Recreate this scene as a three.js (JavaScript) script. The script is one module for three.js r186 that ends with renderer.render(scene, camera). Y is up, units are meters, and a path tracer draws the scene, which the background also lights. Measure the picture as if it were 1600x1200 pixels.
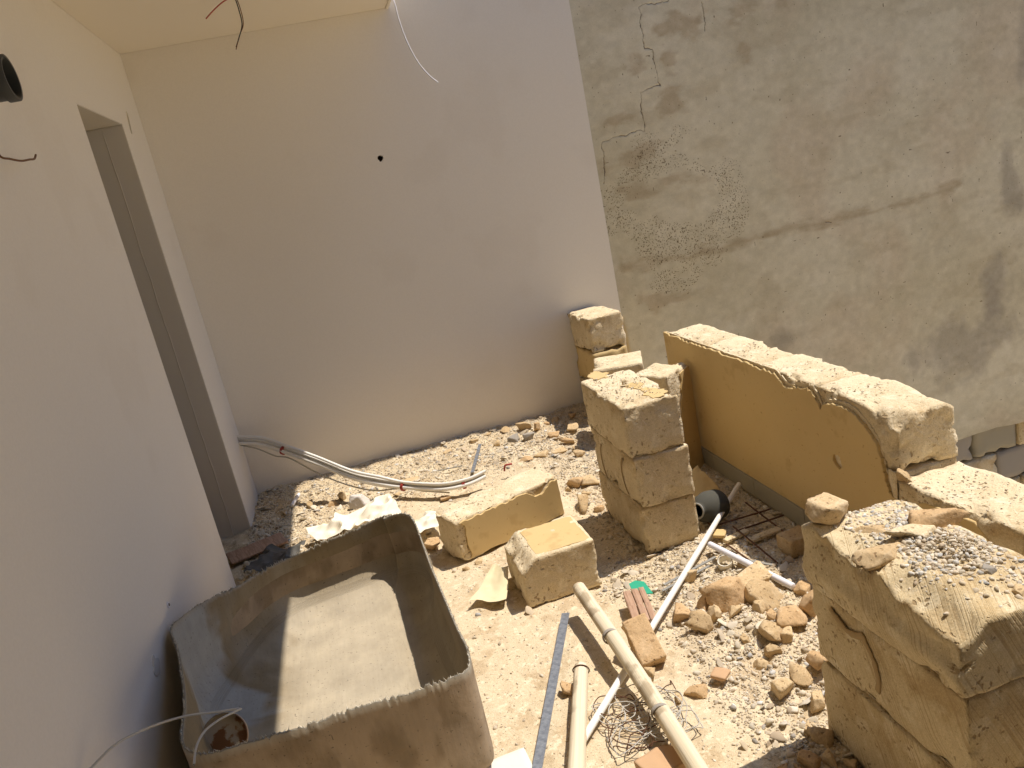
import * as THREE from 'three';
import { mergeGeometries, mergeVertices } from 'three/addons/utils/BufferGeometryUtils.js';
import { Sky } from 'three/addons/objects/Sky.js';

// ---------- camera, sky, sun, exposure ----------
const scene = new THREE.Scene();
const camera = new THREE.PerspectiveCamera(51.39, 4 / 3, 0.05, 400);
camera.position.set(0.8415, 1.6437, 5.1179);
camera.up.set(0.252, 0.946, -0.206);                     // the phone was held tilted
camera.lookAt(0.8415 + 0.1744, 1.6437 - 0.2537, 5.1179 - 0.9514);
const SUN = new THREE.Vector3(0.474, 1, -0.02).normalize();
const sky = new Sky();
sky.name = 'sky'; sky.scale.setScalar(300); sky.userData.kind = 'structure';
sky.material.uniforms.sunPosition.value.copy(SUN);
sky.material.uniforms.turbidity.value = 8; sky.material.uniforms.rayleigh.value = 0.7;
sky.material.uniforms.mieCoefficient.value = 0.004;
scene.add(sky);
scene.environmentIntensity = 0.1;
const sun = new THREE.DirectionalLight(0xfff5e8, 5);
sun.position.copy(SUN).multiplyScalar(20).add(new THREE.Vector3(1.5, 0, 2));
sun.target.position.set(1.5, 0, 2);
sun.castShadow = true; sun.shadow.radius = 1; sun.shadow.mapSize.set(4096, 4096);
Object.assign(sun.shadow.camera, { left: -7, right: 7, top: 7, bottom: -7, near: 1, far: 45 });
scene.add(sun, sun.target);
const renderer = new THREE.WebGLRenderer({ antialias: true });
renderer.shadowMap.enabled = true;
renderer.toneMapping = THREE.LinearToneMapping;
renderer.toneMappingExposure = 1.1;

// ---------- helpers ----------
let seed = 7;
const rnd = () => { seed = (seed * 1664525 + 1013904223) >>> 0; return seed / 4294967296; };
const rr = (a, b) => a + (b - a) * rnd();
const clamp = (x, a = 0, b = 1) => Math.min(b, Math.max(a, x));
const sst = (a, b, x) => { const t = clamp((x - a) / (b - a)); return t * t * (3 - 2 * t); };
const h3 = (x, y, z) => { let n = Math.imul(x, 374761393) ^ Math.imul(y, 668265263) ^ Math.imul(z, 1274126177); n = Math.imul(n ^ (n >>> 13), 1274126177); return ((n ^ (n >>> 16)) >>> 0) / 4294967296; };
function n3(x, y, z) {                                   // value noise 0..1
  const i = Math.floor(x), j = Math.floor(y), k = Math.floor(z); let u = x - i, v = y - j, w = z - k;
  u = u * u * (3 - 2 * u); v = v * v * (3 - 2 * v); w = w * w * (3 - 2 * w);
  const L = (a, b, t) => a + (b - a) * t;
  return L(L(L(h3(i, j, k), h3(i + 1, j, k), u), L(h3(i, j + 1, k), h3(i + 1, j + 1, k), u), v),
    L(L(h3(i, j, k + 1), h3(i + 1, j, k + 1), u), L(h3(i, j + 1, k + 1), h3(i + 1, j + 1, k + 1), u), v), w);
}
const f3 = (x, y, z, o = 4) => { let s = 0, a = .5, t = 0; for (let i = 0; i < o; i++) { s += a * n3(x, y, z); t += a; a *= .5; x = x * 2 + 17.1; y = y * 2 + 5.3; z = z * 2 + 9.7; } return s / t; };
function pn(u, v, p, s) {                                // periodic noise, u v in 0..1, p cells
  const x = u * p, y = v * p, i = Math.floor(x), j = Math.floor(y); let a = x - i, b = y - j;
  a = a * a * (3 - 2 * a); b = b * b * (3 - 2 * b);
  const H = (q, r) => h3(((q % p) + p) % p, ((r % p) + p) % p, s);
  return (H(i, j) * (1 - a) + H(i + 1, j) * a) * (1 - b) + (H(i, j + 1) * (1 - a) + H(i + 1, j + 1) * a) * b;
}
const pf = (u, v, p, o, s) => { let r = 0, a = .5, t = 0; for (let i = 0; i < o; i++) { r += a * pn(u, v, p, s + i); t += a; a *= .55; p *= 2; } return r / t; };
function tex(w, h, fn, srgb = true) {
  const d = new Uint8Array(w * h * 4);
  for (let y = 0; y < h; y++) for (let x = 0; x < w; x++) {
    const c = fn((x + .5) / w, (y + .5) / h), o = (y * w + x) * 4;
    if (c.length) { d[o] = clamp(c[0], 0, 255); d[o + 1] = clamp(c[1], 0, 255); d[o + 2] = clamp(c[2], 0, 255); } else d[o] = d[o + 1] = d[o + 2] = clamp(c * 255, 0, 255);
    d[o + 3] = 255;
  }
  const t = new THREE.DataTexture(d, w, h); t.wrapS = t.wrapT = THREE.RepeatWrapping; t.magFilter = THREE.LinearFilter; t.minFilter = THREE.LinearMipmapLinearFilter; t.generateMipmaps = true;
  if (srgb) t.colorSpace = THREE.SRGBColorSpace; t.needsUpdate = true; return t;
}
function rep(t, m) { t.repeat.set(1 / m, 1 / m); return t; }
function rock2(w, m, fn, fb, bs, o = {}) {               // material with a colour and a relief texture, m metres per tile
  return new THREE.MeshStandardMaterial({ map: rep(tex(w, w, fn), m), bumpMap: rep(tex(w, w, fb, false), m), bumpScale: bs, roughness: .95, ...o });
}
const mixc = (a, b, t) => [a[0] + (b[0] - a[0]) * t, a[1] + (b[1] - a[1]) * t, a[2] + (b[2] - a[2]) * t];
const flat = (c, r = .8, o = {}) => new THREE.MeshStandardMaterial({ color: c, roughness: r, ...o });

// ---------- materials ----------
const pits = (u, v, p, s, th) => { const q = pn(u, v, p, s); return q > th ? (q - th) / (1 - th) : 0; };
const stoneCol = (u, v) => {
  let c = mixc([200, 180, 143], [219, 203, 170], pf(u, v, 4, 5, 11));
  c = mixc(c, [178, 153, 112], .7 * sst(.5, .7, pf(u, v, 3, 6, 31)));
  c = mixc(c, [232, 222, 198], .35 * sst(.55, .75, pf(u, v, 12, 4, 51)));
  c = mixc(c, [150, 124, 86], .5 * sst(.2, .7, pits(u, v, 150, 71, .9)));
  c = mixc(c, [166, 138, 96], .5 * sst(.56, .68, pf(u, v, 2, 6, 161)));                     // brown smudges
  c = mixc(c, [240, 232, 212], .55 * sst(.68, .8, pf((u * 2 + v) % 1, (v * .25 + u * .25) % 1, 48, 2, 171)) * sst(.5, .65, pf(u, v, 5, 3, 181)));   // chalky scratches
  c = mixc(c, [128, 104, 72], .6 * sst(.7, .82, pf(u, v, 60, 2, 191)) * sst(.5, .62, pf(u, v, 4, 4, 195)));   // clustered pores
  const g = (pn(u, v, 256, 91) - .5) * 20 + (pn(u, v, 512, 95) - .5) * 16; return [c[0] + g, c[1] + g, c[2] + g];
};
const stoneBump = (u, v) => .5 + .4 * (pf(u, v, 10, 6, 12) - .5) + .3 * (pf(u, v, 70, 3, 13) - .5) - .3 * sst(.7, .82, pf(u, v, 60, 2, 191)) * sst(.5, .62, pf(u, v, 4, 4, 195)) - .25 * sst(.2, .7, pits(u, v, 150, 71, .9));
const M = {};
M.stone = rock2(1024, .75, stoneCol, stoneBump, .01);
const sawDir = (u, v) => { const q = pn((u + v * .0) % 1, v, 9, 5); return pf((u * 1 + .012 * q) % 1, (v + u * 1) % 1 * .02 + .3, 64, 2, 44); };
M.saw = rock2(1024, .6, (u, v) => { const c = stoneCol(u, v), s = sst(.55, .72, pf((u * 2 + v * 1) % 1, (v * .0) + .2, 90, 2, 44)) * sst(.35, .6, pf(u, v, 5, 4, 46)); return mixc([c[0] - 8, c[1] - 9, c[2] - 12], [150, 122, 82], .4 * s); },
  (u, v) => stoneBump(u, v) - .12 * sst(.5, .72, pf((u * 2 + v) % 1, .2, 90, 2, 44)), .005);
M.ochre = rock2(512, .8, (u, v) => { let c = mixc([198, 170, 116], [206, 180, 128], pf(u, v, 4, 5, 3)); c = mixc(c, [182, 152, 100], .5 * sst(.62, .75, pf(u, v, 9, 4, 8))); return mixc(c, [150, 112, 60], .6 * sst(.1, .6, pits(u, v, 90, 9, .93))); },
  (u, v) => .5 + .3 * (pf(u, v, 30, 4, 12) - .5), .0015, { roughness: .85 });
M.white = rock2(1024, 2.4, (u, v) => { let c = mixc([231, 223, 210], [234, 227, 215], pf(u, v, 3, 5, 3)); c = mixc(c, [225, 216, 202], .4 * sst(.58, .75, pf(u, v, 6, 5, 23))); const g = (pn(u, v, 512, 4) - .5) * 4; return [c[0] + g, c[1] + g, c[2] + g]; },
  (u, v) => .5 + .3 * (pf(u, v, 60, 4, 12) - .5) + .3 * (pf(u, v, 8, 3, 15) - .5), .0016, { roughness: .8 });
M.ceiling = flat(0xe9e0d0, .85, { bumpMap: M.white.bumpMap, bumpScale: .0016 });
M.reveal = rock2(512, 1.2, (u, v) => mixc([205, 197, 184], [214, 206, 194], pf(u, v, 3, 5, 63)), (u, v) => .5 + .3 * (pf(u, v, 60, 4, 12) - .5), .001);
M.ground = rock2(1024, .9, (u, v) => {
  let c = mixc([192, 173, 140], [208, 191, 159], pf(u, v, 5, 6, 101)); c = mixc(c, [166, 141, 106], .5 * sst(.55, .75, pf(u, v, 11, 5, 121)));
  c = mixc(c, [222, 208, 178], .6 * sst(.62, .75, pf(u, v, 40, 3, 131))); c = mixc(c, [118, 98, 74], .7 * sst(.1, .6, pits(u, v, 170, 141, .88))); const g = (pn(u, v, 512, 151) - .5) * 34; return [c[0] + g, c[1] + g, c[2] + g];
}, (u, v) => .5 + .5 * (pf(u, v, 24, 6, 102) - .5) - .2 * pits(u, v, 170, 141, .88), .012);
M.cement = flat(0x9b937f, .95); M.pot = flat(0x46453d, .9); M.smear = flat(0xa38a62, .95); M.dark = flat(0x0d0b09, 1);
M.wood = rock2(512, .5, (u, v) => { const s = pf((u * 3) % 1, v * .06, 40, 3, 9); let c = mixc([206, 190, 158], [224, 211, 184], s); return mixc(c, [150, 132, 104], .6 * sst(.6, .72, pf(u, v, 5, 5, 19))); }, (u, v) => pf((u * 3) % 1, v * .06, 40, 3, 9), .001);
M.ply = rock2(256, .2, (u, v) => { const s = pf(u, v * .08, 40, 3, 9); return mixc([142, 108, 84], [192, 160, 134], s); }, (u, v) => pf(u, v * .08, 40, 3, 9), .001);
M.galv = rock2(256, .12, (u, v) => { const k = pf(u, v, 14, 3, 77); return mixc([122, 128, 136], [176, 182, 190], k); }, (u, v) => pf(u, v, 30, 2, 7), .0003, { roughness: .45, metalness: .7 });
M.pvc = flat(0xe4e2e6, .4); M.conduit = flat(0xe8e4da, .5); M.grey = flat(0x8b8880, .7); M.black = flat(0x1b1b1c, .45); M.rust = flat(0x5a3a24, .9);
M.red = flat(0x9c382e, .6); M.copper = flat(0x6a4526, .6); M.wire = flat(0xb9b3a6, .5); M.paper = flat(0xe6dcc6, .9, { side: THREE.DoubleSide }); M.sheet = flat(0x55524c, .8, { side: THREE.DoubleSide });
M.green = flat(0x1f9c78, .5); M.greystone = flat(0x9a9286, .95); M.duct = flat(0x3a3c3c, .5); M.fibre = flat(0xcfc6b0, .9); M.tile = flat(0xbe9a74, .85);

// ---------- shape builders ----------
function triUV(geo) {                                    // uv in metres by the dominant axis of every face
  const g = geo.index ? geo.toNonIndexed() : geo, p = g.attributes.position, uv = new Float32Array(p.count * 2);
  const a = new THREE.Vector3(), b = new THREE.Vector3(), c = new THREE.Vector3(), n = new THREE.Vector3();
  for (let i = 0; i < p.count; i += 3) {
    a.fromBufferAttribute(p, i); b.fromBufferAttribute(p, i + 1); c.fromBufferAttribute(p, i + 2);
    n.copy(b).sub(a).cross(c.clone().sub(a)); const x = Math.abs(n.x), y = Math.abs(n.y), z = Math.abs(n.z);
    [a, b, c].forEach((q, k) => { const o = (i + k) * 2; if (y >= x && y >= z) { uv[o] = q.x; uv[o + 1] = q.z; } else if (x >= z) { uv[o] = q.z; uv[o + 1] = q.y; } else { uv[o] = q.x; uv[o + 1] = q.y; } });
  }
  g.setAttribute('uv', new THREE.BufferAttribute(uv, 2)); return g;
}
function smooth(geo) { geo.deleteAttribute('uv'); geo.deleteAttribute('normal'); const g = mergeVertices(geo, 1e-5); g.computeVertexNormals(); return g; }
// sawn or broken stone block, base at y = 0, centred in x and z
function block(w, h, d, { r = .018, rough = .004, chip = .02, s = 1, cell = .02, shape } = {}) {
  const g = smooth(new THREE.BoxGeometry(w, h, d, Math.max(3, Math.round(w / cell)), Math.max(3, Math.round(h / cell)), Math.max(3, Math.round(d / cell)))), p = g.attributes.position;
  const hw = w / 2, hh = h / 2, hd = d / 2, v = new THREE.Vector3(), q = new THREE.Vector3();
  for (let i = 0; i < p.count; i++) {
    v.fromBufferAttribute(p, i); const bx = v.x, by = v.y, bz = v.z;
    const e = [hw - Math.abs(bx), hh - Math.abs(by), hd - Math.abs(bz)].sort((m, n) => m - n);
    const nearEdge = 1 - sst(0, .07, e[1]);
    const R = r * (.12 + .45 * f3(bx * 9 + s, by * 9, bz * 9 + s * 3, 2));
    q.set(clamp(bx, -hw + R, hw - R), clamp(by, -hh + R, hh - R), clamp(bz, -hd + R, hd - R));
    v.sub(q); if (v.lengthSq() > 1e-12) v.normalize(); const nx = v.x, ny = v.y, nz = v.z; v.multiplyScalar(R).add(q);
    const c = Math.max(0, f3(bx * 17 + s * 7, by * 17, bz * 17, 4) - .52) * 4.2 * chip * nearEdge;
    v.x -= nx * c; v.y -= ny * c; v.z -= nz * c;
    const a = (f3(bx * 22 + s, by * 22 + s * 2, bz * 22, 3) - .5) * 1.5 * rough;
    q.set(bx / hw, by / hh, bz / hd); const m = Math.max(Math.abs(q.x), Math.abs(q.y), Math.abs(q.z)) - .02;
    if (Math.abs(q.x) > m) v.x += a * Math.sign(q.x); if (Math.abs(q.y) > m) v.y += a * Math.sign(q.y); if (Math.abs(q.z) > m) v.z += a * Math.sign(q.z);
    if (shape) shape(v, bx, by + hh, bz);
    p.setXYZ(i, v.x, v.y + hh, v.z);
  }
  g.computeVertexNormals(); return triUV(g);
}
// broken angular chunk of stone: soft intersection of random half-spaces, base near y = 0
function chunk(w, h, d, s, det = 7, k = 42) {
  const save = seed; seed = (s * 7919 + 13) >>> 0; const N = [];
  for (let i = 0; i < 10; i++) { const t = rr(0, 6.283), y = rr(-1, 1), q = Math.sqrt(1 - y * y); N.push([q * Math.cos(t), y, q * Math.sin(t), rr(.55, 1)]); }
  N.push([0, 1, 0, .72], [0, -1, 0, .7]); seed = save;
  const g = smooth(new THREE.IcosahedronGeometry(1, det)), p = g.attributes.position, v = new THREE.Vector3();
  for (let i = 0; i < p.count; i++) {
    v.fromBufferAttribute(p, i).normalize(); let a = 0;
    for (const n of N) { const c = n[0] * v.x + n[1] * v.y + n[2] * v.z; if (c > .02) a += Math.pow(c / n[3], k); }
    const R = Math.pow(a, -1 / k) * (1 + .09 * (f3(v.x * 4 + s, v.y * 3, v.z * 3, 3) - .5));
    p.setXYZ(i, v.x * R, v.y * R, v.z * R);
  }
  g.computeBoundingBox(); const bb = g.boundingBox, sz = bb.getSize(new THREE.Vector3()); g.translate(-(bb.min.x + bb.max.x) / 2, -bb.min.y, -(bb.min.z + bb.max.z) / 2); g.scale(w / sz.x, h / sz.y, d / sz.z);
  g.computeVertexNormals(); return triUV(g);
}
const V = (x, y, z) => new THREE.Vector3(x, y, z);
function tube(pts, r, seg = 40, rad = 8) { return new THREE.TubeGeometry(new THREE.CatmullRomCurve3(pts.map(p => V(...p))), seg, r, rad, false); }
function rod(a, b, r, { r2 = r, seg = 14, bow = 0, s = 1 } = {}) {          // closed round bar with slightly uneven thickness
  const A = V(...a), B = V(...b), L = A.distanceTo(B), n = Math.max(4, Math.round(L / .03)), pts = [];
  pts.push(new THREE.Vector2(0, 0), new THREE.Vector2(r * .8, 0), new THREE.Vector2(r, .004));
  for (let i = 1; i < n; i++) { const t = i / n; pts.push(new THREE.Vector2((r + (r2 - r) * t) * (1 + .05 * (f3(t * 9, s, 0, 2) - .5)), t * L)); }
  pts.push(new THREE.Vector2(r2, L - .004), new THREE.Vector2(r2 * .8, L), new THREE.Vector2(0, L));
  const g = new THREE.LatheGeometry(pts, seg), u = g.attributes.uv; for (let i = 0; i < u.count; i++) u.setXY(i, u.getX(i) * 6.283 * r, u.getY(i) * L);
  const p = g.attributes.position; if (bow) for (let i = 0; i < p.count; i++) p.setX(i, p.getX(i) + bow * Math.sin(Math.PI * p.getY(i) / L));
  g.applyQuaternion(new THREE.Quaternion().setFromUnitVectors(V(0, 1, 0), B.clone().sub(A).normalize())); g.translate(...a); return g;
}
const used = {};
const nm = n => { const k = used[n] = (used[n] ?? -1) + 1; return k ? n + '_' + String(k).padStart(3, '0') : n; };
function mesh(name, geo, mat, parent) { const m = new THREE.Mesh(geo, mat); m.name = parent ? name : nm(name); m.castShadow = m.receiveShadow = true; (parent || scene).add(m); return m; }
function tag(o, label, category, group, kind) { o.userData.label = label; o.userData.category = category; if (group) o.userData.group = group; if (kind) o.userData.kind = kind; return o; }
function thing(name, label, category, x = 0, y = 0, z = 0, ry = 0, group) { const o = new THREE.Group(); o.name = nm(name); o.position.set(x, y, z); o.rotation.y = ry; scene.add(o); return tag(o, label, category, group); }
const one = (name, geo, mat, label, cat, group) => tag(mesh(name, geo, mat), label, cat, group);
function struct(name, geo, mat) { const m = mesh(name, geo, mat); m.userData.kind = 'structure'; return m; }
function box(x0, x1, y0, y1, z0, z1) { const g = new THREE.BoxGeometry(x1 - x0, y1 - y0, z1 - z0); g.translate((x0 + x1) / 2, (y0 + y1) / 2, (z0 + z1) / 2); g.deleteAttribute('uv'); return triUV(g); }
function ragged(x, y, r, n, s, j = .35) { const o = []; for (let i = 0; i < n; i++) { const a = i / n * 6.283, q = r * (1 + j * 2.6 * (f3(Math.cos(a) * 1.7 + s, Math.sin(a) * 1.7, s, 3) - .5) + j * .3 * (h3(i, s, 5) - .5)); o.push(new THREE.Vector2(x + q * Math.cos(a), y + q * Math.sin(a))); } return o; }
//==== SETTING ====
function groundY(x, z) {
  const rub = rubble(x, z);
  let y = -.012 + .022 * (f3(x * 3.1, 1, z * 3.1, 3) - .5) + (.006 + .03 * rub) * (f3(x * 16, 3, z * 16, 4) - .5) * 1.4 + .006 * rub * (n3(x * 90, 5, z * 90) - .5);
  y += .03 * Math.exp(-z / .22) * sst(-.1, .2, x) + .028 * Math.exp(-((x - 1.98) ** 2 / .1 + (z - 2.8) ** 2 / .16));
  const tb = sst(.0, .1, x) * sst(.92, .84, x) * sst(1.92, 2.1, z) * sst(3.2, 3.1, z); return y - .03 * tb;
}
function rubble(x, z) {                                  // 0 on the trodden dust, 1 in the loose rubble
  const e = (f3(x * 2.6 + 9, 2, z * 2.6, 3) - .5) * .5;
  const a = sst(1.5, 1.72, x + e * .8 + (z > 3 ? .08 : 0)) * sst(1.9, 2.3, z), b = .72 * (1 - sst(.5, 1.15, z + e)), c = 1 - sst(.2, .5, x + e), d = sst(1.6, 1.8, x);
  return Math.max(a, b, c * .9, d * .8, .12);
}
{ // floor of the terrace, one sheet that runs on into the room behind the doorway
  const xs = [], zs = []; for (let x = -3; x < -.2; x += .2) xs.push(x); for (let x = -.2; x < 2.44; x += .011) xs.push(x); xs.push(2.5, 2.6, 2.64);
  for (let z = -.02; z < 3.75; z += .011) zs.push(z); for (let z = 3.75; z < 9.01; z += .15) zs.push(z);
  const p = [], uv = [], ix = []; for (const z of zs) for (const x of xs) { p.push(x, groundY(x, z), z); uv.push(x, z); }
  const n = xs.length; for (let j = 0; j < zs.length - 1; j++) for (let i = 0; i < n - 1; i++) { const a = j * n + i; ix.push(a, a + n, a + 1, a + 1, a + n, a + n + 1); }
  const g = new THREE.BufferGeometry(); g.setAttribute('position', new THREE.Float32BufferAttribute(p, 3)); g.setAttribute('uv', new THREE.Float32BufferAttribute(uv, 2)); g.setIndex(ix); g.computeVertexNormals();
  struct('terrace_floor', g, M.ground);
  struct('floor_slab', box(-3, 2.64, -.35, -.09, -.02, 9), M.cement);
}
{ // ground of the yard below, beyond the parapet
  const g = new THREE.PlaneGeometry(160, 160, 40, 40); g.rotateX(-Math.PI / 2); g.translate(0, -3.4, 0); struct('ground', triUV(g), M.ground);
}
{ // left wall with a doorway and a chased slot, 0.3 m thick
  const s = new THREE.Shape([[0.002, -.08], [.553, -.08], [.553, 2.267], [1.35, 2.267], [1.35, -.08], [9, -.08], [9, 2.698], [.002, 2.698]].map(a => new THREE.Vector2(...a)));
  const hole = [[.325, 2.345], [.345, 2.36], [.365, 2.33], [.385, 2.29], [.40, 2.245], [.392, 2.23], [.37, 2.235], [.35, 2.27], [.33, 2.31]].map(a => new THREE.Vector2(...a)); s.holes.push(new THREE.Path(hole));
  const g = new THREE.ExtrudeGeometry(s, { depth: .3, bevelEnabled: false }); g.rotateY(-Math.PI / 2); g.deleteAttribute('uv');
  const w = thing('plastered_wall', 'smooth white plastered wall on the left with a doorway in it', 'wall');
  mesh('wall', triUV(g), M.white, w);
  mesh('slot_back', box(-.06, -.025, 2.2, 2.38, .31, .42), M.stone, w).userData.label = 'raw stone at the back of the small slot cut beside the doorway';
  // lining of the doorway: far jamb, near jamb and head in grey undercoat, in two strips with an open joint between them
  for (const [x0, x1, t] of [[-.0990, -.003, .004], [-.298, -.1, .004]]) {
    mesh('jamb_strip', box(x0, x1, -.06, 2.264 - t, .553, .553 + t), M.reveal, w);
    mesh('jamb_strip', box(x0, x1, -.06, 2.264 - t, 1.35 - t, 1.35), M.reveal, w);
    mesh('head_strip', box(x0, x1, 2.267 - t, 2.267, .553, 1.35), M.reveal, w);
  }
  mesh('jamb_filler', (() => { const P = []; for (let i = 0; i <= 60; i++) P.push([-.1 + .006 * (f3(i * .45, 2, 2, 3) - .5) * 2, -.02 + i / 60 * 2.26, .558]); return tube(P, .0016, 160, 5); })(), M.white, w);
  const pl = thing('wall_plug', 'small round plastic wall plug just above the tub', 'wall plug', 0,0.468,2.387); pl.rotation.z = -Math.PI / 2;
  mesh('collar', new THREE.CylinderGeometry(.011, .013, .008, 20), M.pvc, pl); mesh('bore', new THREE.CylinderGeometry(.005, .005, .002, 12).translate(0, .0052, 0), M.black, pl);
}
{ // walls that close the room behind the doorway
  tag(struct('room_wall', mergeGeometries([box(-3.2, -3, -.1, 2.698, .002, 9), box(-2.99, -.31, -.1, 2.69, 4, 4.2)]), M.white), 'white wall of the room behind the doorway', 'wall');
}
{ // white back wall with one drilled hole
  const s = new THREE.Shape([[-3.2, -.1], [2.62, -.1], [2.645, 3.3], [-3.2, 3.3]].map(a => new THREE.Vector2(...a)));
  const hc = [1.274,1.876,0]; s.holes.push(new THREE.Path(ragged(hc[0], hc[1], .019, 16, 3)));
  const g = new THREE.ExtrudeGeometry(s, { depth: .3, bevelEnabled: false }); g.translate(0, 0, -.3); g.deleteAttribute('uv');
  const w = thing('plastered_wall', 'white plastered back wall with one small drilled hole', 'wall');
  mesh('wall', triUV(g), M.white, w); mesh('hole_bottom', box(hc[0] - .04, hc[0] + .04, hc[1] - .04, hc[1] + .04, -.09, -.06), M.rust, w);
}
{ // rendered party wall that goes on in the same plane, and the stone courses under its render
  const X0 = 2.6, Y0 = -1.6, W = 5, H = 4.6;
  const cr = [[[3.298,2.464,0], [3.098,2.458,0], [3.093,2.382,0], [3.094,2.208,0], [3.14,2.189,0], [3.148,2.053,0], [3.156,1.972,0], [3.017,1.949,0], [3.012,1.846,0], [3.008,1.717,0], [2.699,1.699,0], [2.687,1.542,0], [2.658,1.436,0]],
    [[3.53,2.428,0], [3.528,2.331,0], [3.523,2.242,0]], [[4.238,0.835,0], [4.294,0.828,0]]];
  const band = [[2.699,0.858,0], [3.289,0.834,0], [3.783,0.844,0], [4.29,0.838,0], [4.812,0.817,0], [5.358,0.865,0]];
  const dseg = (x, y, P, wob) => { let m = 9; for (let i = 0; i < P.length - 1; i++) { const [ax, ay] = P[i], [bx, by] = P[i + 1], dx = bx - ax, dy = by - ay, t = clamp(((x - ax) * dx + (y - ay) * dy) / (dx * dx + dy * dy)); m = Math.min(m, Math.hypot(x - ax - dx * t, y - ay - dy * t)); } return m; };
  const patches = [[3.338,2.304,0, .2, .09], [3.038,2.12,0, .13, .06], [3.214,1.829,0, .13, .1], [3.26,2.101,0, .07, .09], [2.872,1.567,0, .2, .09], [3.753,2.334,0, .3, .08], [3.788,2.091,0, .1, .08], [2.944,1.322,0, .3, .08], [2.911,0.584,0, .2, .06], [2.871,1.812,0, .15, .04]];
  const grey = [[5.781,0.965,0, .12, .4], [5.651,0.176,0, .28, .3], [5.894,1.535,0, .12, .3], [5.275,-0.288,0, .4, .3], [3.884,0.063,0, .35, .12]];
  const crackAt = (x, y) => { let k = 0; const jx = x + .016 * (f3(x * 24, y * 24, 1, 3) - .5) * 2, jy = y + .016 * (f3(x * 24, y * 24, 7, 3) - .5) * 2; for (const P of cr) { const d = dseg(jx, jy, P); if (d < .012) k = Math.max(k, (1 - sst(.0008, .0036, d)) * (.45 + .55 * sst(.35, .6, f3(x * 30, y * 30, 4, 2)))); } return k; };
  const wallCol = (u, v) => {
    const x = X0 + u * W, y = Y0 + v * H, a = f3(x * 1.2, y * 1.6, 3, 5), b = f3(x * 4, y * 9, 13, 5), d = f3(x * 22, y * 26, 23, 3);
    let c = mixc([198, 189, 162], [210, 202, 178], sst(.3, .7, a)); c = mixc(c, [200, 182, 156], .4 * sst(.5, .7, f3(x * 1.7 + 4, y * 1.7, 43, 4)));
    c = mixc(c, [178, 165, 136], .3 * sst(.52, .72, b)); c = mixc(c, [219, 211, 190], .35 * sst(.55, .75, f3(x * 7 + 3, y * 7, 53, 4)));
    for (const p of patches) { const q = Math.hypot((x - p[0]) / p[3], (y - p[1]) / p[4]) + (f3(x * 9, y * 16, 5, 5) - .5) * 2.6; c = mixc(c, [162, 142, 112], .42 * (1 - sst(.2, 1.15, q))); }
    for (const p of grey) { const q = Math.hypot((x - p[0]) / p[3], (y - p[1]) / p[4]) + (f3(x * 5, y * 3, 15, 6) - .5) * 3.4; c = mixc(c, [150, 142, 128], .5 * (1 - sst(.1, 1.1, q))); }
    const bd = dseg(x, y + .05 * (f3(x * 5, y * 5, 75, 4) - .5), band) + .11 * (f3(x * 7, y * 20, 65, 5) - .5); c = mixc(c, [156, 138, 108], .55 * (1 - sst(-.01, .06, bd)));
    const sp = sst(.35, .6, f3(x * 3, y * 5, 85, 3)) * (1 - sst(.55, .9, Math.hypot((x - 3.1) / .75, (y - 1.15) / .75))); if (n3(x * 190, y * 190, 9) > .88 - .12 * sp && sp > .3) c = mixc(c, [92, 78, 54], .75);
    if (n3(x * 60, y * 50, 19) > .975) c = mixc(c, [96, 82, 60], .8);
    const ed = 1 - sst(.0, .03 + .03 * d, x - 2.62); if (y < .55) c = mixc(c, [196, 158, 92], .8 * ed * sst(.0, .2, .6 - y));
    c = mixc(c, [72, 58, 42], .7 * crackAt(x, y)); const g = (h3(Math.floor(u * 2048), Math.floor(v * 2048), 3) - .5) * 12 + (d - .5) * 22; return [c[0] + g, c[1] + g, c[2] + g];
  };
  const t = tex(1600, 1472, wallCol), bt = tex(800, 736, (u, v) => { const x = X0 + u * W, y = Y0 + v * H; return .6 + .35 * (f3(x * 5, y * 6, 33, 5) - .5) + .15 * (f3(x * 40, y * 40, 35, 3) - .5) - .6 * crackAt(x, y); }, false);
  for (const q of [t, bt]) { q.wrapS = q.wrapT = THREE.MirroredRepeatWrapping; q.repeat.set(1 / W, 1 / H); q.offset.set(-X0 / W, -Y0 / H); }
  M.party = new THREE.MeshStandardMaterial({ map: t, bumpMap: bt, bumpScale: .012, roughness: .95 });
  const bottom = []; for (let i = 0; i <= 120; i++) { const x = 14 - i * .0958; bottom.push(new THREE.Vector2(x, -1.11 + .05 * (f3(x * 5, 1, 1, 4) - .5))); }
  const s = new THREE.Shape([[2.5, 3.3], [14, 3.3], ...bottom.map(b => [b.x, b.y])].map(a => new THREE.Vector2(...a)).reverse());
  const w = thing('rendered_wall', 'weathered grey rendered party wall with a stepped crack', 'wall');
  const g = new THREE.ExtrudeGeometry(s, { depth: .28, bevelEnabled: false }); g.translate(0, 0, -.292); g.deleteAttribute('uv'); mesh('render', triUV(g), M.party, w);
  mesh('core', box(2.66, 14, -3.4, -1.0, -.4, -.16), M.cement, w);
  let k = 0; for (let r = 0; r < 8; r++) for (let x = 3 + (r % 2) * .21; x < 8.4; x += .0) { const L = rr(.3, .55); const b = mesh('stone', block(L - .02, .255, .14, { s: k, r: .02, chip: .03, cell: .04 }), [M.stone, M.greystone, M.cement, M.saw][(k * 5 + r) % 4], w); b.position.set(x + L / 2, -1.27 - .27 * r - .06, -.11 + rr(-.03, .02)); x += L; k++; }
}
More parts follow.
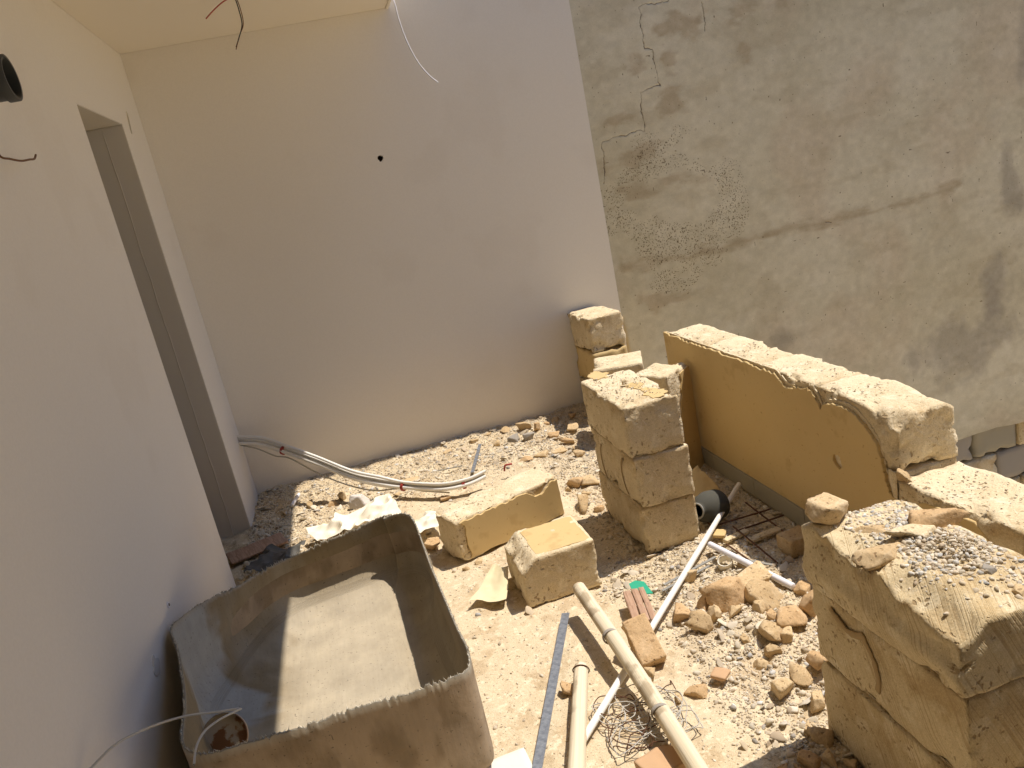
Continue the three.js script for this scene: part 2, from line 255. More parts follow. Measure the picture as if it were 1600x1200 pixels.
{ // ceiling slab over the left half
  const c = thing('ceiling_slab', 'white plastered concrete ceiling slab over the left side', 'ceiling');
  mesh('soffit', box(-3.2, 1.51, 2.7, 2.9, .003, 9), M.ceiling, c);
  mesh('edge_bead', box(1.511, 1.528, 2.694, 2.9, .004, 9), M.ceiling, c);
}
{ // added unseen room behind the camera, cuts sky light and bounce from that side
  const h = thing('added_shade_room', 'added unseen room behind the viewpoint that cuts the sky light', 'added_building');
  mesh('added_roof', box(1.53, 6.2, 2.7, 2.9, 4.35, 9), M.ceiling, h); mesh('added_side_wall', box(2.66, 2.9, -.35, 2.698, 5.6, 9), M.white, h); mesh('added_rear_wall', box(-3.2, 2.9, -.35, 2.698, 9.002, 9.2), M.white, h);
}
//==== STONEWORK ====
const parapetX = 2.43;
{ // middle remnant: three blocks of an old wall
  const o = thing('stone_pillar', 'three course limestone pillar standing free in the middle', 'pillar', 1.787 + .122, 0, 1.95);
  const hs = [.222, .222, .222]; let y = -.01;
  hs.forEach((h, i) => {
    const b = mesh('limestone_block', block(.243, h - .002, .545, { s: 3 + i * 5, r: .02, chip: [.02, .02, .022][i], rough: .004, cell: .014, shape: i == 0 ? (v, x, yy, z) => { if (yy < .06) v.multiplyScalar(1 - .04 * sst(.06, 0, yy)); } : null }), i ? M.stone : M.stone, o);
    b.position.set([0, .004, -.004][i], y + .001, [0, .006, .004][i]); y += h + .0015;
    // mortar between the courses, set back from the faces
    if (i < 2) mesh('mortar_bed', box(-.112, .112, y - .006, y + .002, -.258, .258), M.stone, o);
  });
  for (const [z, dy] of [[.12, .02], [-.15, 0]]) { // round scoring left by the saw on the left face
    const P = []; for (let i = 0; i <= 24; i++) { const a = -1.3 + i / 24 * 2.6; P.push([-.1225, .30 + dy + .085 * Math.sin(a), z + .04 - .055 * Math.cos(a)]); }
    { const g = tube(P.map(p => [0, p[1], p[2]]), .005, 60, 6), q = g.attributes.position; for (let i = 0; i < q.count; i++) q.setX(i, q.getX(i) * .35 - .1195); mesh('mortar_ridge', g, M.smear, o); }
  }
  for (const [x, z, r, k] of [[.045, .12, .05, 3], [-.03, -.17, .04, 8], [.03, .02, .03, 5]]) { const g = new THREE.ExtrudeGeometry(new THREE.Shape(ragged(x, z, r, 44, k, .6)), { depth: .003, bevelEnabled: false }); g.rotateX(-Math.PI / 2); g.scale(1, 1, -1.6); g.index && g.index; g.deleteAttribute('uv'); const q = triUV(g), P = q.attributes.position; for (let i = 0; i < P.count; i += 3) for (const c of ['X', 'Y', 'Z']) { const t = P['get' + c](i + 1); P['set' + c](i + 1, P['get' + c](i + 2)); P['set' + c](i + 2, t); } q.computeVertexNormals(); mesh('plaster_patch', triUV(q), M.ochre, o).position.y = .658; }
  one('limestone_chip', chunk(.03, .02, .028, 4), M.stone, 'small stone lying on top of the middle pillar', 'stone').position.set(1.909,0.667,1.94);
}
{ // pillar against the back wall with a rough block on top
  const o = thing('stone_pillar', 'pillar of blocks against the back wall, behind the middle pillar', 'pillar', 2.36, 0, .225);
  const lo = mesh('limestone_block', block(.235, .222, .40, { s: 31 }), M.stone, o); lo.position.y = -.01;
  const mi = mesh('limestone_block', block(.232, .228, .395, { s: 32, r: .01 }), M.ochre, o); mi.position.y = .214;
  const t = one('limestone_block', block(.235, .222, .385, { s: 37, r: .022, chip: .035, rough: .006, cell: .014 }), M.stone, 'rough limestone block sitting highest, on the pillar by the back wall', 'block'); t.position.set(2.365, .443, .215); t.rotation.y = .05;
}
{ const b = one('limestone_block', block(.29, .45, .3, { s: 41, chip: .03, cell: .018 }), M.stone, 'upright rough block half hidden behind the middle pillar', 'block'); b.position.set(2.31, -.012, .69); b.rotation.y = -.35; }
{ // block stood on end against the parapet
  const b = thing('limestone_block', 'limestone block stood on end between middle pillar and parapet', 'block', 2.262, -.01, 1.47, .62);
  mesh('stone', block(.225, .56, .2, { s: 43, r: .022, chip: .02, cell: .016 }), M.stone, b);
  const s = new THREE.Shape(); s.moveTo(-.02, 0); s.lineTo(.108, .0); for (let i = 0; i <= 14; i++) s.lineTo(.106 - .008 * h3(i, 2, 2), .03 + i * .037); for (let i = 14; i >= 0; i--) s.lineTo(-.03 + .03 * h3(i, 4, 2) - .04 * Math.sin(i * .3), .03 + i * .036);
  const g = new THREE.ExtrudeGeometry(s, { depth: .006, bevelEnabled: false }); g.deleteAttribute('uv'); const m = mesh('plaster_layer', triUV(g), M.ochre, b); m.position.z = .099;
}
{ // parapet: broken courses, ochre plaster on its inner face
  const o = thing('parapet', 'low broken limestone parapet with ochre plaster on its inner face', 'parapet');
  const L = [[1.19, 1.62], [1.62, 2.12], [2.12, 2.55], [2.55, 2.975]];
  for (let c = 0; c < 3; c++) L.forEach(([a, b], i) => {
    const top = c == 2, s = 50 + c * 7 + i, e = c == 1 ? .16 : 0;
    const z0 = i ? a - e : a, z1 = i < 3 ? b - e : b;
    const dip = [.0, .012, .004, .02][i];
    const m = mesh('limestone_block', block(.225, .2215, z1 - z0 - .001, { s, r: top ? .014 : .005, chip: top ? .03 : .006, rough: top ? .007 : .003, cell: top ? .015 : .03, shape: top ? (v, x, y, z) => { const k = sst(0, .21, y); v.y -= k * (.012 * f3(z * 7 + s, x * 7, 3, 3) + dip * sst(-.2, .2, z) + .03 * sst(.08, .115, x) * f3(z * 14, s, 4, 3)); if (i == 3) v.y -= k * .04 * sst(.08, .2, z) * sst(-.04, -.11, x) * (.6 + f3(z * 25, x * 25, 3, 2)); } : null }), M.stone, o);
    m.position.set(parapetX + .118 + (top ? .003 : 0), c * .222 - .005, (z0 + z1) / 2);
  });
  // lower stretch with two courses only
  for (let c = 0; c < 2; c++) for (let i = 0; i < 5; i++) {
    const a = 2.977 + i * .5 - (c ? 0 : .2) + (c || i ? 0 : .2), b = 2.977 + (i + 1) * .5 - (c ? 0 : .2);
    const m = mesh('limestone_block', block(.235, .2215, b - a - .003, { s: 80 + c * 9 + i, r: .013, chip: c ? .03 : .006, rough: c ? .006 : .003, cell: c ? .016 : .03, shape: c && i == 0 ? (v, x, y, z) => { v.y -= sst(0, .2, y) * .03 * sst(.2, -.1, z) * f3(x * 12, z * 9, 6, 3); } : null }), M.stone, o); m.position.set(parapetX + .112, c * .222 - .005, (a + b) / 2);
  }
  // plaster: one thin coat whose upper edge has broken off along the top
  const up = [[1.195, .655], [1.3, .652], [1.42, .653], [1.5, .645], [1.6, .652], [1.75, .655], [1.9, .648], [2.05, .652], [2.15, .645], [2.25, .648], [2.3, .64], [2.33, .612], [2.38, .606], [2.42, .62], [2.5, .632], [2.53, .625], [2.58, .57], [2.61, .598], [2.7, .615], [2.78, .6], [2.84, .565], [2.885, .52], [2.905, .46], [2.915, .4], [2.93, .36], [2.96, .35]];
  const s = new THREE.Shape(); s.moveTo(1.193, .085); s.lineTo(1.193, .64); const cv = []; for (let i = 0; i < up.length - 1; i++) for (let j = 0; j < 6; j++) { const t = j / 6; cv.push([up[i][0] + (up[i + 1][0] - up[i][0]) * t + .006 * (h3(i, j, 3) - .5), up[i][1] + (up[i + 1][1] - up[i][1]) * t + .012 * (h3(i, j, 4) - .5)]); }
  for (const c of cv) s.lineTo(...c); s.lineTo(3.02, .345); s.lineTo(3.1, .385); s.lineTo(3.3, .40); s.lineTo(3.4, .33); s.lineTo(3.55, .38); s.lineTo(5.3, .40); s.lineTo(5.3, .085);
  const s2 = new THREE.Shape(); s2.moveTo(1.194, .09); cv.forEach((c, i) => s2.lineTo(c[0] + .006 * (h3(i, 7, 1) - .5), Math.min(.662, c[1] + .008 + .018 * f3(i * .15, 3, 8, 4)))); s2.lineTo(2.97, .09); { const g2 = new THREE.ExtrudeGeometry(s2, { depth: .005, bevelEnabled: false }); g2.rotateY(-Math.PI / 2); g2.deleteAttribute('uv'); mesh('undercoat', triUV(g2), M.stone, o).position.x = parapetX + .0095; }
  const hc = [2.655, .385]; s.holes.push(new THREE.Path(ragged(hc[0], hc[1], .028, 14, 6, .3)));
  const g = new THREE.ExtrudeGeometry(s, { depth: .012, bevelEnabled: true, bevelSize: .002, bevelThickness: .002, bevelSegments: 1 }); g.rotateY(-Math.PI / 2); g.deleteAttribute('uv'); const m = mesh('plaster_coat', triUV(g), M.ochre, o); m.position.x = parapetX + .006;
  for (let i = 0; i < 9; i++) mesh('skirting_tile', box(parapetX - .018, parapetX - .006, .0, .083 + .002 * h3(i, 1, 1), 1.2 + i * .4, 1.2 + i * .4 + .396), M.cement, o);
  const fl = mesh('plaster_flake', chunk(.012, .1, .05, 9), M.stone, o); fl.position.set(parapetX - .004, .35, 2.955);
}
{ // near right pillar
  const o = thing('stone_pillar', 'near pillar on the right, its top heaped with rubble', 'pillar', 1.955, 0, 3.67);
  [[.245, 91], [.225, 95], [.20, 97]].reduce((y, [h, s], i) => {
    const top = i == 2;
    const b = mesh('limestone_block', block(.268, h - .002, .54, { s, r: .022, chip: top ? .022 : .013, rough: .004, cell: .012, shape: (v, x, yy, z) => { if (top) { const k = sst(.02, .19, yy); v.y -= k * (.022 * f3(z * 8, x * 8, 9, 4) + .02 * sst(.14, .27, z) + .045 * sst(-.05, -.13, x) * sst(.35, .65, f3(z * 10, 1, 1, 4)) + .02 * sst(-.2, -.27, z)); v.x -= .012 * sst(.08, 0, Math.abs(yy - .06)) * sst(-.05, -.13, x); } } }), i < 3 ? M.saw : M.stone, o);
    b.position.set([.0, .004, -.006][i], y, [.012, .0, .004][i]); if (i < 2) mesh('mortar_bed', box(-.12, .12, y + h - .006, y + h + .004, -.25, .26), M.stone, o);
    return y + h + .001;
  }, -.012);
  const P = []; for (let i = 0; i <= 30; i++) { const t = i / 30; P.push(t < .35 ? [-.1345, .425 - .03 * Math.sin(t * 8), -.18 + t * .35] : [-.1345, .42 - (t - .35) * .19 - .02 * (t - .35), -.06 + .05 * Math.sin((t - .35) * 3.4)]); }
  { const g = tube(P.map(p => [0, p[1], p[2]]), .009, 90, 8), q = g.attributes.position; for (let i = 0; i < q.count; i++) { const y = q.getY(i), z = q.getZ(i), n = f3(y * 60, z * 60, 3, 3) - .5; q.setXYZ(i, q.getX(i) * .35 - .1325, y + .008 * n, z + .01 * n); } g.computeVertexNormals(); g.deleteAttribute('uv'); mesh('mortar_smear', triUV(g), M.smear, o); }
}
{ // two fallen blocks
  const a = thing('limestone_block', 'long fallen block with an ochre plastered face, beyond the smaller one', 'block', 1.30, -.008, 1.575, .33);
  mesh('stone', block(.585, .205, .22, { s: 111, r: .02, chip: .03, cell: .014 }), M.stone, a);
  const s = new THREE.Shape(); const n = 40; for (let i = 0; i <= n; i++) { const x = -.265 + i / n * .545; const q = i > 27 && i < 37 ? -.04 * Math.sin((i - 27) / 10 * 3.14) : 0; s[i ? 'lineTo' : 'moveTo'](x, .192 + .01 * (h3(i, 1, 9) - .5) + q); } s.lineTo(.284, .01); for (let i = 0; i <= 20; i++) s.lineTo(.28 - i / 20 * .53, .008 + .006 * h3(i, 2, 9)); for (let i = 0; i < 8; i++) s.lineTo(-.255 + .016 * h3(i, 3, 9), .02 + i * .022);
  const g = new THREE.ExtrudeGeometry(s, { depth: .009, bevelEnabled: true, bevelSize: .0015, bevelThickness: .0015, bevelSegments: 1 }); g.deleteAttribute('uv'); mesh('plaster_coat', triUV(g), M.ochre, a).position.z = .107;
  const b = thing('limestone_block', 'short broken block with smooth ochre top, nearest the wooden poles', 'block', 1.385, -.008, 2.17, .03);
  mesh('stone', block(.315, .2, .29, { s: 117, r: .02, chip: .03, cell: .012, shape: (v, x, y, z) => { v.y -= .045 * sst(.02, .2, y) * sst(-.085, -.157, x); } }), M.stone, b);
  const t = new THREE.Shape(); for (let i = 0; i < 40; i++) { const q = i / 40 * 6.283, c = Math.cos(q), d = Math.sin(q), r = Math.min(.112 / Math.max(1e-3, Math.abs(c)), .125 / Math.max(1e-3, Math.abs(d))) * (1 + .05 * (h3(i, 3, 1) - .5)); t[i ? 'lineTo' : 'moveTo'](.034 + c * r, d * r); }
  const tg = new THREE.ExtrudeGeometry(t, { depth: .003, bevelEnabled: false }); tg.rotateX(-Math.PI / 2); tg.deleteAttribute('uv'); mesh('plaster_coat', triUV(tg), M.ochre, b).position.y = .1985;
}
//==== TUB ====
{ // half of a fibreglass tank, torn open along its rim, used as a mixing tub
  const o = thing('mixing_tub', 'large torn brown fibreglass tub standing against the left wall', 'tub');
  const C = new THREE.CatmullRomCurve3([[.77, .355, 1.876], [.835, .36, 1.888], [.872, .36, 1.93], [.888, .36, 2.0], [.894, .36, 2.1], [.905, .36, 2.5], [.922, .365, 2.9], [.93, .365, 3.08], [.912, .365, 3.155], [.85, .365, 3.175], [.6, .375, 3.185], [.35, .385, 3.2], [.21, .395, 3.2], [.15, .40, 3.14], [.125, .415, 2.95], [.06, .425, 2.65], [.022, .44, 2.515], [.035, .425, 2.42], [.09, .39, 2.27], [.17, .35, 2.12], [.25, .32, 1.99], [.34, .315, 1.925], [0.477,0.328,1.901], [0.603,0.34,1.882], [0.745,0.352,1.859], [0.807,0.355,1.862]].map(p => V(...p)), true, 'centripetal');
  const N = 720, rim = C.getSpacedPoints(N).slice(0, N), cx = .52, cz = 2.6;
  const inw = rim.map((p, i) => { const a = rim[(i + N - 14) % N], b = rim[(i + 14) % N]; let nx = -(b.z - a.z), nz = b.x - a.x; const l = Math.hypot(nx, nz) || 1; nx /= l; nz /= l; if (nx * (cx - p.x) + nz * (cz - p.z) < 0) { nx = -nx; nz = -nz; } return [nx, nz]; });
  const jag = rim.map((p, i) => { const f = .012 * (f3(i * .05, 1, 1, 3) - .5) + (p.z < 2.2 || p.z > 3.1 ? .016 : .007) * (h3(i, 2, 7) - .5) * (h3(i >> 3, 3, 7) > .45 ? 1 : .3); return f; });
  const prof = [];                                         // [inward shift, height or null for the rim, fraction of the rim height]
  const th = .007;
  const at = (i, q, y) => [rim[i].x + inw[i][0] * q, y, rim[i].z + inw[i][1] * q];
  const rows = [];
  const FY = .05, rad = .05, lean = rim.map(p => .03 * sst(2.35, 2.05, p.z));
  const toC = (i, q, y) => { const a = at(i, th - lean[i], y), dx = cx - a[0], dz = cz - a[2], l = Math.hypot(dx, dz); return [a[0] + dx / l * q, y, a[2] + dz / l * q]; };
  const fan = k => i => { const a = toC(i, .18, FY); return [cx + (a[0] - cx) * k, FY + .004 * k, cz + (a[2] - cz) * k]; };
  const rowsDef = [i => [cx, FY, cz], fan(.2), fan(.45), fan(.7), fan(.9), i => toC(i, .18, FY + .004), i => toC(i, .13, FY + .010), i => toC(i, .09, FY + .021), i => toC(i, .055, FY + .039), i => toC(i, .027, FY + .065), i => toC(i, .009, FY + .1), i => toC(i, 0, FY + .135)];
  for (let k = 1; k <= 12; k++) rowsDef.push(i => { const t = k / 12, y = FY + .135 + (rim[i].y + jag[i] - FY - .135) * t; return at(i, th - lean[i] * (1 - t) + .003 * (f3(i * .02, t * 4, 3, 2) - .5), y); });
  const nIn = rowsDef.length;
  for (let k = 12; k >= 0; k--) rowsDef.push(i => { const t = k / 12, y = .05 + (rim[i].y + jag[i] - .001 - .05) * t; return at(i, -lean[i] * (1 - t) + .003 * (f3(i * .02, t * 4, 3, 2) - .5), y); });
  rowsDef.push(i => at(i, .02, .035), i => at(i, .06, .03), i => [cx, .03, cz]);
  const pos = [], col = [], uv = [], ix = [], cc = new THREE.Color();
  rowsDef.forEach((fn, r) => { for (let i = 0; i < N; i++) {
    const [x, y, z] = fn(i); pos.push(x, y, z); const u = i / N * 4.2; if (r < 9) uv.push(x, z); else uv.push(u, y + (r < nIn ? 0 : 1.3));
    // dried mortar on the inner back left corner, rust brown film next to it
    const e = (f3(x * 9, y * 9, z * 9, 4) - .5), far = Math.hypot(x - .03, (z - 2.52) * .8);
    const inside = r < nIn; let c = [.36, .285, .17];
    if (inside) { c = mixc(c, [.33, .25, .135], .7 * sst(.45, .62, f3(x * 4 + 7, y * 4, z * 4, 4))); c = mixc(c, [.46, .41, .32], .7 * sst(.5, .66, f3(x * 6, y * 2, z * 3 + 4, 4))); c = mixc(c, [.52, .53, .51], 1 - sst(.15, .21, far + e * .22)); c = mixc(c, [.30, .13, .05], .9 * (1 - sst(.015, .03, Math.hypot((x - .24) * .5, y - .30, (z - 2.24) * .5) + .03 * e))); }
    if (r <= 11) c = mixc(c, [.64, .565, .43], .85 * sst(12, 7, r) * sst(.2, .34, x + e * .2));  // besides brown stain, paler floor and darker walls paint in sun and shade contrast
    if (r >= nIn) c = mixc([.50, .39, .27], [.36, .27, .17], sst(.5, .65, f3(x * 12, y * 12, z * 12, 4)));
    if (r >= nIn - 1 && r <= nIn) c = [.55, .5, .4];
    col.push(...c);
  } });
  const R = rowsDef.length; for (let r = 0; r < R - 1; r++) for (let i = 0; i < N; i++) { const a = r * N + i, b = r * N + (i + 1) % N, c = a + N, d = b + N; ix.push(a, c, b, b, c, d); }
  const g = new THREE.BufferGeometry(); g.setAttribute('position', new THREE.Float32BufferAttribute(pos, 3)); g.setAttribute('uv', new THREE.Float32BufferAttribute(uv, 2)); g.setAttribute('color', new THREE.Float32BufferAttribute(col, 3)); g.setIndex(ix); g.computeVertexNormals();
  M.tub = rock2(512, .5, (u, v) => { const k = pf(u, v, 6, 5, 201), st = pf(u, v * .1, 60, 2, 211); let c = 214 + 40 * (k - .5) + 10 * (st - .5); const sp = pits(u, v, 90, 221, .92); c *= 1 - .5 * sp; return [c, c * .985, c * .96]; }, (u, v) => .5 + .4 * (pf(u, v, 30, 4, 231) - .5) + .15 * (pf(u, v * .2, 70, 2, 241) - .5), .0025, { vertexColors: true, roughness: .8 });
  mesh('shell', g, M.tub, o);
  const fr = []; for (let k = 0; k < 620; k++) { const i = Math.floor(rnd() * N), p = rim[i]; const L = rr(.004, .018) * (p.x > .88 && rnd() < .5 ? .5 : 1), c = new THREE.ConeGeometry(rr(.0008, .002), L, 4, 1, true); c.translate(0, L * .4, 0); c.rotateX(rr(-.8, .8)); c.rotateZ(rr(-.8, .8)); c.translate(p.x + inw[i][0] * th * .5, p.y + jag[i] - .001, p.z + inw[i][1] * th * .5); fr.push(c); }
  mesh('frayed_fibres', mergeGeometries(fr), M.fibre, o).userData.kind = 'stuff';
  for (const [px, r, h] of [[.77, .012, .13], [.80, .008, .29], [.70, .006, .24], [.86, .007, .18]]) { const q = new THREE.SphereGeometry(r, 10, 8); q.scale(1.4, 1, .25); mesh('mud_fleck', q, M.rust, o).position.set(px, h, 3.172 - (.365 - h) * .07); }
}
{ // round plastic lid in the tub, cable beside it
  const d = thing('plastic_dish', 'clear round plastic dish with rusty stains lying in the tub', 'dish', 0.159,0.17,2.802); d.rotation.set(.95, 0, .12);
  const P = [[0, 0], [.05, 0], [.066, .002], [.072, .008], [.073, .02], [.070, .021], [.069, .009], [.064, .005], [.05, .003], [0, .003]].map(a => new THREE.Vector2(...a));
  const m = tex(256, 256, (u, v) => mixc([196, 184, 164], [134, 84, 44], .85 * sst(.5, .62, pf(u, v, 5, 5, 77)))); M.lid = new THREE.MeshPhysicalMaterial({ map: m, roughness: .35, transmission: .25, thickness: 0 });
  const lg = new THREE.LatheGeometry(P, 48), lp = lg.attributes.position, lu = lg.attributes.uv; for (let i = 0; i < lp.count; i++) lu.setXY(i, lp.getX(i) * 6 + .5, lp.getZ(i) * 6 + .5); mesh('disc', lg, M.lid, d);
  one('power_cable', tube([[0.005,0.549,3.39], [0.03,0.547,3.329], [0.06,0.546,3.277], [0.1,0.514,3.197], [0.15,0.424,3.043], [0.2,0.346,2.94], [0.24,0.284,2.858], [0.235,0.313,2.913], [0.215,0.365,3.017], [0.2,0.401,3.111], [0.195,0.413,3.19], [0.195,0.404,3.24]], .0032, 120), M.wire, 'thin pale cable curling from the left wall into the tub', 'cable');
}
//==== RUBBLE AND SITE LITTER ====
const put = (m, x, z, sink = .006, base = groundY(x, z)) => { m.position.set(x, base - sink, z); return m; };
M.rocks = [M.stone, M.stone, flat(0xf6ece0, .95, { map: M.stone.map, bumpMap: M.stone.bumpMap, bumpScale: .006 }), flat(0xe6dacb, .95, { map: M.stone.map, bumpMap: M.stone.bumpMap, bumpScale: .006 }), flat(0xecd9c6, .95, { map: M.stone.map, bumpMap: M.stone.bumpMap, bumpScale: .006 })];
let rk = 0;
function rockAt([x, z, w, h], label, group, { mat, flatness = 1, deep = .9, ry = rr(0, 6.28), base, tilt = .12 } = {}) {
  const k = rk++, m = one('limestone_chunk', chunk(w * 1.08, Math.max(.012, h * .85 * flatness), w * deep, 200 + k), mat || M.rocks[2 + k % 3], label, 'stone', group);
  put(m, x, z, .006, base ?? groundY(x, z)); m.rotation.set(rr(-tilt, tilt), ry, rr(-tilt, tilt)); return m;
}
const heap = [[2.027,2.664,0.119,0.059], [1.996,2.783,0.109,0.068], [1.805,2.705,0.065,0.069], [1.803,2.777,0.056,0.054], [1.717,2.816,0.075,0.075], [1.71,2.693,0.069,0.051], [1.946,2.834,0.04,0.045], [1.913,2.991,0.089,0.055], [1.991,2.973,0.09,0.068], [1.815,3.07,0.053,0.037], [1.864,3.053,0.049,0.037], [2.085,2.939,0.065,0.087], [1.8,3.212,0.062,0.065], [1.877,3.177,0.074,0.031], [1.944,3.189,0.055,0.067], [1.853,3.306,0.045,0.048], [1.897,3.305,0.026,0.041], [1.965,2.905,0.044,0.035], [1.87,2.805,0.049,0.045], [1.828,2.946,0.03,0.026], [1.581,3.093,0.056,0.036], [1.514,3.095,0.032,0.024], [2.066,2.539,0.064,0.04], [2.136,2.804,0.059,0.041], [1.947,3.023,0.05,0.038]];
const heapLabels = { 0: 'long flat chunk at the back of the heap nearest the white tube', 1: 'broad chunk just below the flat one near the white tube', 2: 'chunk on the left flank of the heap beside the big shard', 4: 'squared chunk at the lower left of the heap', 5: 'leftmost chunk of the heap, nearest the grooved board', 11: 'tall chunk leaning on the left face of the near pillar', 12: 'upright rounded chunk low in the heap by the near pillar', 14: 'chunk touching the lower left face of the near pillar', 20: 'low chunk between heap and wire tangle', 22: 'small chunk between white tube and white rod', 9: 'small chunk at the lower middle of the heap', 7: 'wide chunk in the middle of the heap', 8: 'large chunk at the right middle of the heap' };
heap.forEach((r, i) => rockAt([r[0], r[1], r[2] * 1.22, r[3] * 1.1], heapLabels[i] || 'lesser broken limestone chunk in the sunlit heap', 'chunks in the sunlit heap'));
for (const r of [[1.788,3.432,0.07,0.053], [1.707,3.487,0.058,0.044], [1.766,3.507,0.051,0.044], [1.836,3.477,0.038,0.031], [1.677,3.491,0.037,0.027], [1.77,3.39,0.032,0.036], [1.801,3.539,0.04,0.033], [1.641,3.479,0.031,0.024]]) rockAt(r, 'rounded stone at the foot of the near pillar, in its shadow', 'stones in the shadow of the near pillar');
rockAt([1.877,2.723,0.12,0.111], 'largest pointed limestone shard, on top of the heap', null, { deep: 1.15, mat: M.rocks[4] });
{ const b = one('limestone_slab', block(.088, .16, .05, { r: .008, chip: .012, s: 301, cell: .008 }), M.rocks[4], 'brick shaped tan stone propped below the weathered board', 'stone'); b.position.set(1.514,0.01,2.913); b.rotation.set(-.95, -.05, .05); }
rockAt([1.474,2.979,0.053,0.07], 'small wedge shaped stone touching the long wooden pole', null, { tilt: .2 });
rockAt([1.214,2.881,0.05,0.046], 'tan stone between the metal bar and the wire tied pole', null);
rockAt([1.847,2.499,0.064,0.059], 'round pale stone beside the thin white rod', null);
{ const b = one('limestone_slab', block(.11, .075, .09, { r: .006, chip: .01, s: 303, cell: .01 }), M.rocks[3], 'small squared stone in shade at the back of the near pillar', 'stone'); b.position.set(2.291,0,2.522); b.rotation.y = .1; }

for (const r of [[1.709,1.567,0.114,0.076], [1.772,1.269,0.088,0.068], [1.837,1.314,0.101,0.054], [1.777,1.427,0.046,0.03], [1.77,1.634,0.05,0.037], [1.725,1.305,0.04,0.03]].entries()) rockAt(r[1], ['largest squared stone on the ground behind the short block', 'stone nearest the right end of the long fallen block', 'flat stone touching the left foot of the middle pillar', 'small stone between the squared stone and the flat one by the middle pillar', 'low stone in front of the squared stone beside the middle pillar', 'smallest stone right of the long fallen block'][r[0]], 'stones left of the middle pillar');
for (const r of [[1.762,0.193,0.084,0.084], [1.842,0.242,0.046,0.084], [1.544,0.322,0.049,0.053], [1.654,0.089,0.103,0.039], [1.895,0.439,0.081,0.053], [2.015,0.431,0.106,0.065], [2,0.149,0.086,0.047], [2.092,0.189,0.068,0.043], [1.736,0.688,0.096,0.038], [1.936,0.778,0.049,0.049], [1.915,0.624,0.094,0.055], [1.85,0.714,0.084,0.038], [1.924,0.862,0.082,0.052], [1.642,0.691,0.084,0.034], [1.234,0.217,0.058,0.033], [1.418,0.154,0.05,0.034], [1.368,-0.06,0.061,0.026], [0.947,0.514,0.108,0.031], [1.519,0.092,0.068,0.03], [1.924,0.176,0.051,0.034]]) rockAt(r, 'angular limestone shard in the litter along the back wall', 'shards along the back wall', { flatness: .8 });
for (const r of [[1.662,0.329,0.082,0.049], [1.744,0.366,0.074,0.053]].entries()) rockAt(r[1], ['left one of two grey cement lumps by the back wall', 'right one of two grey cement lumps by the back wall'][r[0]], 'grey cement lumps', { mat: M.greystone });
rockAt([0.644,0.693,0.111,0.088], 'rounded whitish stone with a reddish underside near the conduit', null, { mat: flat(0xcfc6bb, .95, { bumpMap: M.stone.bumpMap, bumpScale: .01 }) });
for (const r of [[0.537,0.515,0.053,0.068], [0.346,0.46,0.061,0.038], [0.479,0.556,0.06,0.038], [0.852,0.685,0.052,0.026], [0.194,0.488,0.053,0.034]].entries()) rockAt(r[1], ['narrow upright stone left of the whitish stone', 'small stone right of the white pipe offcut', 'small stone between pipe offcut and whitish stone', 'small flat stone under the conduit bundle', 'small stone in shade left of the pipe offcut'][r[0]], 'small stones near the corner');
for (const r of [[0.953,1.511,0.093,0.056], [1.129,1.795,0.052,0.023], [1.06,1.829,0.032,0.023], [1.099,0.956,0.071,0.032]].entries()) rockAt(r[1], ['flat broken stone between the tub and the long fallen block', 'flat chip at the front foot of the long fallen block', 'tiny stone in front of the left end of the long block', 'flat chip behind the long fallen block'][r[0]], 'stones around the long block');
// rubble lying on the near pillar
const pillarTop = (wx, wz) => { const x = wx - 1.949, z = wz - 3.674; return .655 - (.022 * f3(z * 8, x * 8, 9, 4) + .02 * sst(.14, .27, z) + .045 * sst(-.05, -.13, x) * sst(.35, .65, f3(z * 10, 1, 1, 4)) + .02 * sst(-.2, -.27, z)); };
for (const [r, l, o] of [[[1.883,3.442,0.12,0.101], 'thick squared stone perched on the back corner of the near pillar', { deep: .8, ry: .5, tilt: .05, flatness: .8 }], [[1.859,3.664,0.122,0.052], 'flat curved stone on the left edge of the near pillar', { deep: .55, ry: .2, flatness: .8 }], [[2.045,3.611,0.146,0.058], 'long flat stone on the far side of the near pillar', { deep: .5, ry: -.1, flatness: .9 }], [[1.961,3.639,0.125,0.051], 'pale gritty slab in the middle of the near pillar', { deep: .55, ry: .1, flatness: .7, mat: M.stone }], [[1.915,3.558,0.102,0.04], 'thin tan flake beside the perched stone on the near pillar', { deep: .6, flatness: .5 }], [[1.988,3.834,0.032,0.024], 'small grey lump on the near pillar top', { mat: M.greystone }], [[1.994,3.904,0.031,0.021], 'pale stone at the right edge of the near pillar top', {}]]) rockAt(r, l, null, { ...o, base: pillarTop(r[0], r[1]) });
rockAt([2.434,2.999,0.054,0.038], 'crumbled stones at the step of the parapet', null, { base: .436 });

